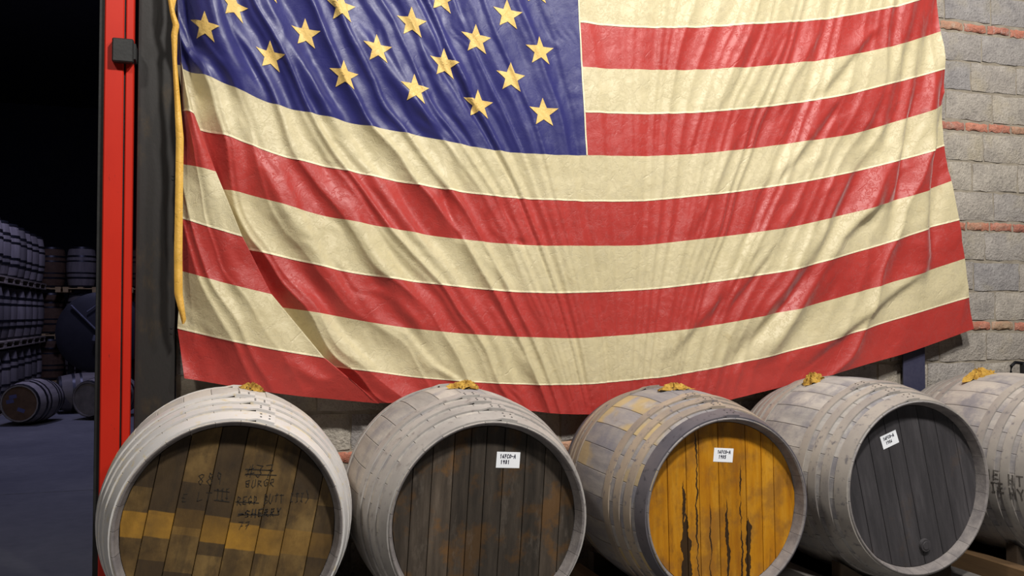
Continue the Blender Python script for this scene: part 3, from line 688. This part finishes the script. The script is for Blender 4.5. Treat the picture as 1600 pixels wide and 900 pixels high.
# stencilled letters on the flank of the fifth cask
V = []; Fc = []
for tx, a0, th0, cw, ch in (('HE', -.30, -1.62, .052, .055), ('BIE', -.29, -1.76, .045, .06), ('HT', -.44, -1.66, .05, .065), ('HY', -.44, -1.82, .05, .07)):
    v_, f_ = write(tx, 0, 0, cw, ch, .009, .03, 5, 0)
    b = len(V); Fc += [tuple(i+b for i in q) for q in f_]
    for (x, _, z) in v_:
        th = th0+z/RB; a = a0-x; r = prof(a, .0105); V.append((r*math.sin(th), a, RB+r*math.cos(th)))
sl = mesh_obj('stencil_lettering', V, Fc, M['stencil'], c5); sl['label'] = 'black stencilled letters'; sl['kind'] = 'stuff'

# hessian bung cloths
def bung_cloth(X, Y, Z, wd, ht, roll, seed, label):
    rg = random.Random(seed); root = empty('bung_cloth', (X, Y, Z)); root.rotation_euler = (0, roll, rg.uniform(-.3, .3))
    tag(root, label, 'cloth', 'hessian bung cloths')
    bm = bmesh.new(); cyl(bm, (0, 0, .0), (0, 0, ht*.45), .034, .03, 14); bm_obj('bung', bm, M['bung'], root, True)
    n, m = 44, 9; V = [(0, 0, ht)]; Fc = []
    ph = [rg.uniform(0, 6.28) for _ in range(4)]
    for j in range(1, m+1):
        f = j/m
        for i in range(n):
            a = 2*PI*i/n; rr = 1+.22*math.sin(3*a+ph[0])+.16*math.sin(5*a+ph[1])+.12*math.sin(9*a+ph[2])+rg.uniform(-.09, .09)*f*2
            fold = .5+.5*math.sin(7*a+ph[3]+2.5*f)
            z = ht*(1-f**1.6)*(.72+.38*fold)+rg.uniform(-.16, .16)*ht+.010*fold*f
            if f > .85: z = max(z, .001)-rg.uniform(0, .003)
            V.append((math.cos(a)*wd/2*f*rr, math.sin(a)*wd*.36*f*rr, z))
    for i in range(n): Fc.append((0, 1+i, 1+(i+1) % n))
    for j in range(m-1):
        for i in range(n):
            b = 1+j*n; Fc.append((b+i, b+n+i, b+n+(i+1) % n, b+(i+1) % n))
    o = mesh_obj('cloth', V, Fc, M['hessian'], root, True, 60)
    # frayed threads at the rim
    V = []; Fc = []
    for k in range(26):
        a = rg.uniform(0, 2*PI); r0 = wd*.5; p = Vector((math.cos(a)*r0*.85, math.sin(a)*r0*.66, .006)); q = p*rg.uniform(1.08, 1.3); q.z = rg.uniform(.0, .012)
        d = Vector((-math.sin(a), math.cos(a), 0))*.0014; b = len(V); V += [p-d, p+d, q+d*.6, q-d*.6, p+Vector((0, 0, .002)), q+Vector((0, 0, .002))]; Fc += [(b, b+1, b+2, b+3), (b, b+4, b+5, b+3), (b+1, b+2, b+5, b+4)]
    fr = mesh_obj('frayed_threads', V, Fc, M['hessian'], root); fr['kind'] = 'stuff'
def on_cask(c, ang, a=0.0):
    sc_ = c.scale[0]; v_ = Vector((prof(a)*math.sin(ang), a, RB+prof(a)*math.cos(ang)))*sc_
    m = c.rotation_euler.to_matrix(); return Vector(c.location)+m @ v_
for c, ang, a, wd, ht, sd, lb in ((c1, R(11), 0, .105, .036, 1, 'small ochre hessian bung cloth on top of the whitewashed cask'),
    (c2, R(3), 0, .15, .042, 2, 'yellow hessian bung cloth on top of the cask with dark brown head'),
    (c3, R(-3), 0, .17, .036, 3, 'flat yellow hessian bung cloth on top of the golden headed cask'),
    (c4, R(-19), .13, .12, .06, 4, 'bunched yellow hessian bung cloth on top of the charcoal headed cask'),
    (c5, R(-15), .14, .2, .05, 5, 'largest yellow hessian bung cloth, on the rightmost cask')):
    p = on_cask(c, ang, a); bung_cloth(p.x, p.y, p.z-.004, wd, ht, ang, sd, lb)

# timber cradles under the casks
def cradle(c, label, side_mats):
    X, Y = c.location.x, c.location.y; root = empty('cask_cradle', (X, Y, 0)); tag(root, label, 'cradle', 'timber cradles under the casks')
    for sx, mt in zip((-1, 1), side_mats):
        box('runner', (sx*.43-.045, -.56, 0), (sx*.43+.045, .5, .15), mt, root, .006)
    zb = c.location.z; sc_ = c.scale[0]; pt = c.rotation_euler.x
    for yy in (-.33, .33):
        bm = bmesh.new(); n = 12; ws = np.linspace(-.385, .385, n+1); r_ = prof(yy/sc_)*sc_+.022; zax = zb+RB*sc_+yy*pt
        V = []; Fc = []
        for xq in ws:
            zt = max(.02, zax-math.sqrt(r_*r_-xq*xq)) if abs(xq) < r_ else .3
            zt = min(zt, .26)
            V += [(xq, yy-.04, 0), (xq, yy+.04, 0), (xq, yy+.04, zt-.002), (xq, yy-.04, zt-.002)]
        for i in range(n):
            for k in range(4): Fc.append((i*4+k, i*4+(k+1) % 4, i*4+4+(k+1) % 4, i*4+4+k))
        Fc += [(3, 2, 1, 0), tuple(n*4+k for k in range(4))]
        bm.free(); mesh_obj('saddle', V, Fc, M['timber_dark'], root)
for c, lb, mm in ((c1, 'timber cradle under the whitewashed cask', (M['timber'], M['timber_grey'])), (c2, 'timber cradle under the cask with dark brown head', (M['timber'],)*2),
              (c3, 'timber cradle under the golden headed cask', (M['timber'],)*2), (c4, 'grey timber cradle under the charcoal headed cask', (M['timber_grey'],)*2),
              (c5, 'brown timber cradle under the rightmost cask', (M['timber'],)*2)): cradle(c, lb, mm)

# black canister on a crate behind the last cask
M['plastic'] = simple('black_plastic', (14, 14, 18), (22, 22, 28), 10, .28)
cr = empty('wooden_crate', (5.98, 5.24, 0)); tag(cr, 'slatted wooden crate hidden behind the rightmost cask', 'crate')
zt = float(at(1590, 598, 5.3)[2])-.02
for sx in (-1, 1):
    for sy in (-1, 1): box('corner_post', (sx*.33-.025, sy*.19-.025, 0), (sx*.33+.025, sy*.19+.025, zt-.02), M['timber'], cr)
for k in range(6):
    z = .06+k*(zt-.16)/5.5
    for sy in (-1, 1): box('slat', (-.35, sy*.225-.01, z), (.35, sy*.225+.01, z+.1), M['timber'], cr)
box('lid', (-.36, -.24, zt-.02), (.36, .24, zt), M['timber'], cr)
pc = at(1604, 580, 5.25); ctop = float(at(1590, 564, 5.25)[2]); cl_ = float(at(1590, 580, 5.285)[0])
cn = empty('canister', (float(pc[0])+.06, 5.25, zt)); tag(cn, 'glossy black canister with a loop handle at the right edge of the photograph', 'canister')
xo = cn.location.x; hh = ctop-zt
box('body', (cl_-xo, -.035, 0), (cl_-xo+.30, .035, hh-.006), M['plastic'], cn, .02)
tp = [(cl_-xo+.02, 0, hh-.018), (cl_-xo-.06, 0, hh-.010), (cl_-xo-.095, 0, hh-.035), (cl_-xo-.102, 0, hh*.5), (cl_-xo-.09, 0, hh*.2), (cl_-xo-.06, 0, .014), (cl_-xo+.02, 0, .012)]
tube('handle', tp, .012, M['plastic'], cn)
box('rim', (cl_-xo+.02, -.037, hh-.03), (cl_-xo+.28, -.033, hh-.022), M['timber_grey'], cn, .001)

# ------------------------------------------------------------------ the store behind the doorway
t = NT('store_barrel_wood'); v = t.co((1, 1, .15)); n1 = t.noise(v, 9, 5)
M['fb'] = t.done(t.mix(1.0, t.ramp(n1, [(.3, (132, 126, 122)), (.7, (170, 163, 156))]), t.ramp(t.rnd(), [(0, (190, 188, 185)), (1, (255, 252, 250))]), 'MULTIPLY'), .8)
M['fbd'] = simple('store_barrel_brown', (84, 62, 44), (112, 86, 62), 8, .8)
M['fh'] = simple('store_hoop', (38, 38, 42), (54, 54, 58), 8, .4, .4)
M['pal'] = simple('pallet_wood', (150, 136, 118), (184, 170, 150), 6, .85)
M['paly'] = simple('pallet_wood_yellow', (176, 146, 96), (206, 178, 124), 6, .85)
M['tank'] = simple('tank_dark', (26, 25, 28), (38, 37, 40), 4, .6)
M['tag_glint'] = simple('store_tag_blue_glint', (78, 80, 120), (96, 98, 140), 6, .5)  # blue light reflected by the tags, painted in as their colour
M['glint_bar'] = simple('glint_steel', (150, 152, 164), (180, 182, 192), 6, .3, .8)  # pale metal for the highlights put on the tank as solid pieces
FB_H, FB_R, FB_E = .955, .335, .275
def fprof(a): return FB_R-(FB_R-FB_E)*abs(2*a/FB_H)**2
def far_meshes(mat):
    n, m = 22, 10; V = []; Fc = []
    for j in range(m+1):
        a = -FB_H/2+FB_H*j/m; r = fprof(a)
        for i in range(n): V.append((r*math.cos(2*PI*i/n), r*math.sin(2*PI*i/n), a+FB_H/2))
    for j in range(m):
        for i in range(n): Fc.append((j*n+i, j*n+(i+1) % n, (j+1)*n+(i+1) % n, (j+1)*n+i))
    for top in (0, 1):
        e = m*n if top else 0; b = len(V); zs = (FB_H, FB_H-.03) if top else (0, .03)
        for zz in zs:
            for i in range(n): V.append(((FB_E-.02)*math.cos(2*PI*i/n), (FB_E-.02)*math.sin(2*PI*i/n), zz))
        for i in range(n):
            i2 = (i+1) % n
            q1 = (e+i, e+i2, b+i2, b+i); q2 = (b+i, b+i2, b+n+i2, b+n+i)
            Fc += [q1, q2] if top else [q1[::-1], q2[::-1]]
        cap = tuple(b+n+i for i in range(n)); Fc.append(cap if top else cap[::-1])
    me = bpy.data.meshes.new('body'); me.from_pydata(V, [], Fc); me.update(); me.polygons.foreach_set('use_smooth', [True]*len(me.polygons)); me.set_sharp_from_angle(angle=R(35)); me.materials.append(mat)
    return me
def far_hoop(z0, z1):
    n = 22; V = []; Fc = []
    for z in (z0, z1):
        for d in (0, .006):
            r = fprof(z-FB_H/2)+d
            for i in range(n): V.append((r*math.cos(2*PI*i/n), r*math.sin(2*PI*i/n), z))
    for i in range(n):
        i2 = (i+1) % n; Fc += [(n+i, n+i2, 3*n+i2, 3*n+i), (i, i2, n+i2, n+i)[::-1], (2*n+i, 2*n+i2, 3*n+i2, 3*n+i)]
    me = bpy.data.meshes.new('hoop'); me.from_pydata(V, [], Fc); me.update(); me.polygons.foreach_set('use_smooth', [True]*len(me.polygons)); me.set_sharp_from_angle(angle=R(35)); me.materials.append(M['fh']); return me
FBM, FBD = far_meshes(M['fb']), far_meshes(M['fbd'])
FHM = [far_hoop(a, b) for a, b in ((.0, .045), (.20, .245), (.32, .355), (.60, .635), (.71, .755), (.91, .955))]
def far_barrel(loc, me=None, rot=None, label='', group=None, name='store_barrel'):
    r = empty(name, loc); link('body', me or FBM, r)
    for h in FHM: link('hoop', h, r)
    if rot: r.rotation_euler = rot
    else: r.rotation_euler = (0, 0, random.uniform(0, 6.28))
    return tag(r, label, 'barrel', group)
def pallet(loc, label, mat=None, L=1.36, W=1.1, group='pallets between the stacked store barrels'):
    r = empty('pallet', loc); mat = mat or M['pal']; tag(r, label, 'pallet', group)
    for k in range(5): box('deck_board', (-W/2+k*(W-.12)/4, -L/2, .10), (-W/2+k*(W-.12)/4+.12, L/2, .125), mat, r, 0)
    for y in (-L/2+.05, 0, L/2-.05):
        box('stringer', (-W/2, y-.05, .078), (W/2, y+.05, .10), mat, r, 0)
        for x in (-W/2+.06, 0, W/2-.06): box('block', (x-.055, y-.05, .02), (x+.055, y+.05, .078), mat, r, 0)
    for x in (-W/2+.06, 0, W/2-.06): box('base_board', (x-.055, -L/2, 0), (x+.055, L/2, .02), mat, r, 0)
    return r
TIERS = [.125, 1.15, 2.30]; names_t = ['bottom', 'middle', 'top']
TIERS = [.126+i*(FB_H+.132) for i in range(3)]
FX = -3.12-FB_R
ordn = ['nearest', 'second', 'third', 'fourth', 'fifth', 'sixth', 'seventh', 'eighth', 'ninth', 'tenth']
for ti, z in enumerate(TIERS):
    for k in range(10):
        y = 15.0+k*.69
        far_barrel((FX+random.uniform(-.02, .02), y, z), None, None, '%s grey barrel from the front, %s tier of the left store stack' % (ordn[k], names_t[ti]), 'barrels stacked on pallets at the far left')
        if k % 2 == 0:
            pallet((FX-.22, y+.345, z-.126), 'pale pallet, %s from the front, under the %s tier of the left store stack' % (ordn[k//2], names_t[ti]))
# rear stack across the end of the aisle
for ti, z in enumerate(TIERS[:3]):
    ztop = z
    for k in range(5):
        x = -4.16+k*.70
        brown = k in (1, 2, 4) or ti < 2
        far_barrel((x, 24.2+(.3 if k == 1 else 0), z), FBD if (k != 2) else FBM, None,
                   '%s barrel from the left in the %s tier of the rear store stack' % (ordn[k] if k else 'first', names_t[ti]), 'barrels of the rear store stack')
    for k in range(3):
        p_ = pallet((-3.81+k*1.4, 24.2, z-.126), '%s pallet from the left under the %s tier of the rear store stack' % (('first', 'second', 'third')[k], names_t[ti]), M['paly'], 1.1, 1.36, 'pallets of the rear store stack')
# tank on a stand
tc = at(156, 520, 18.4); TK = empty('storage_tank', (float(tc[0]), 18.4, 0)); tag(TK, 'large dark round tank on a stand with bars standing in for blue highlights', 'tank')
tz = float(tc[2]); bm = bmesh.new()
cyl(bm, (0, 0, tz), (0, 1.6, tz), .74, .74, 36); cyl(bm, (0, -.06, tz), (0, 0, tz), .62, .74, 36)
bm_obj('shell', bm, M['tank'], TK, True, 30)
for sx in (-1, 1):
    for yy in (.25, 1.35): box('stand_leg', (sx*.5-.05, yy-.05, 0), (sx*.5+.05, yy+.05, tz-.45), M['tank'], TK)
pts = []
for (px, py) in ((111, 477), (152, 517)): q = at(px, py, 18.3); pts.append(Vector(q)-Vector(TK.location))
tube('glint_bar', pts, .018, M['glint_bar'], TK)  # blue highlight line across the tank, put in as a bar
q = Vector(at(147, 528, 18.25))-Vector(TK.location); bm = bmesh.new(); cyl(bm, q+Vector((0, 0, -.05)), q+Vector((.02, 0, .05)), .04, .03, 12); bm_obj('glint_stub', bm, M['glint_bar'], TK, True)  # bright blue spot on the tank, put in as a small stub
pts = [Vector(at(px, py, 18.3))-Vector(TK.location) for px, py in ((136, 487), (155, 474))]; tube('glint_bar', pts, .012, M['glint_bar'], TK)
# barrels lying on the store floor
q = at(28, 655, 13.6); 
def lying(px, Yc, yaw, label, me=None, z=FB_R):
    p_ = at(px, 620, Yc); d = Vector((math.sin(yaw), math.cos(yaw), 0))
    base = Vector((float(p_[0]), Yc, z))
    return far_barrel(tuple(base), me, (-PI/2, 0, -yaw), label, 'barrels lying on the store floor')
l1 = lying(30, 15.4, .25, 'brown headed barrel lying on the store floor with labels coloured as blue glints on its end', FBM)
lying(90, 17.2, 1.35, 'grey barrel lying sideways on the store floor below the dark tank', FBM)
lying(137, 15.9, .55, 'hooped barrel lying on the store floor beside the red door post', FBM)
bm = bmesh.new(); cyl(bm, (0, 0, .022), (0, 0, .03), FB_E-.022, FB_E-.022, 22); bm_obj('head', bm, M['fbd'], l1)
for (x, y, a) in ((.02, .10, .35), (-.14, -.03, -.2), (-.10, -.10, -.2)):
    o = box('paper_label', (-.055, -.028, -.001), (.055, .028, .001), M['tag_glint'], l1, 0); o.location = (x, y, .02); o.rotation_euler = (0, 0, a)  # paper tags with a blue glint painted in
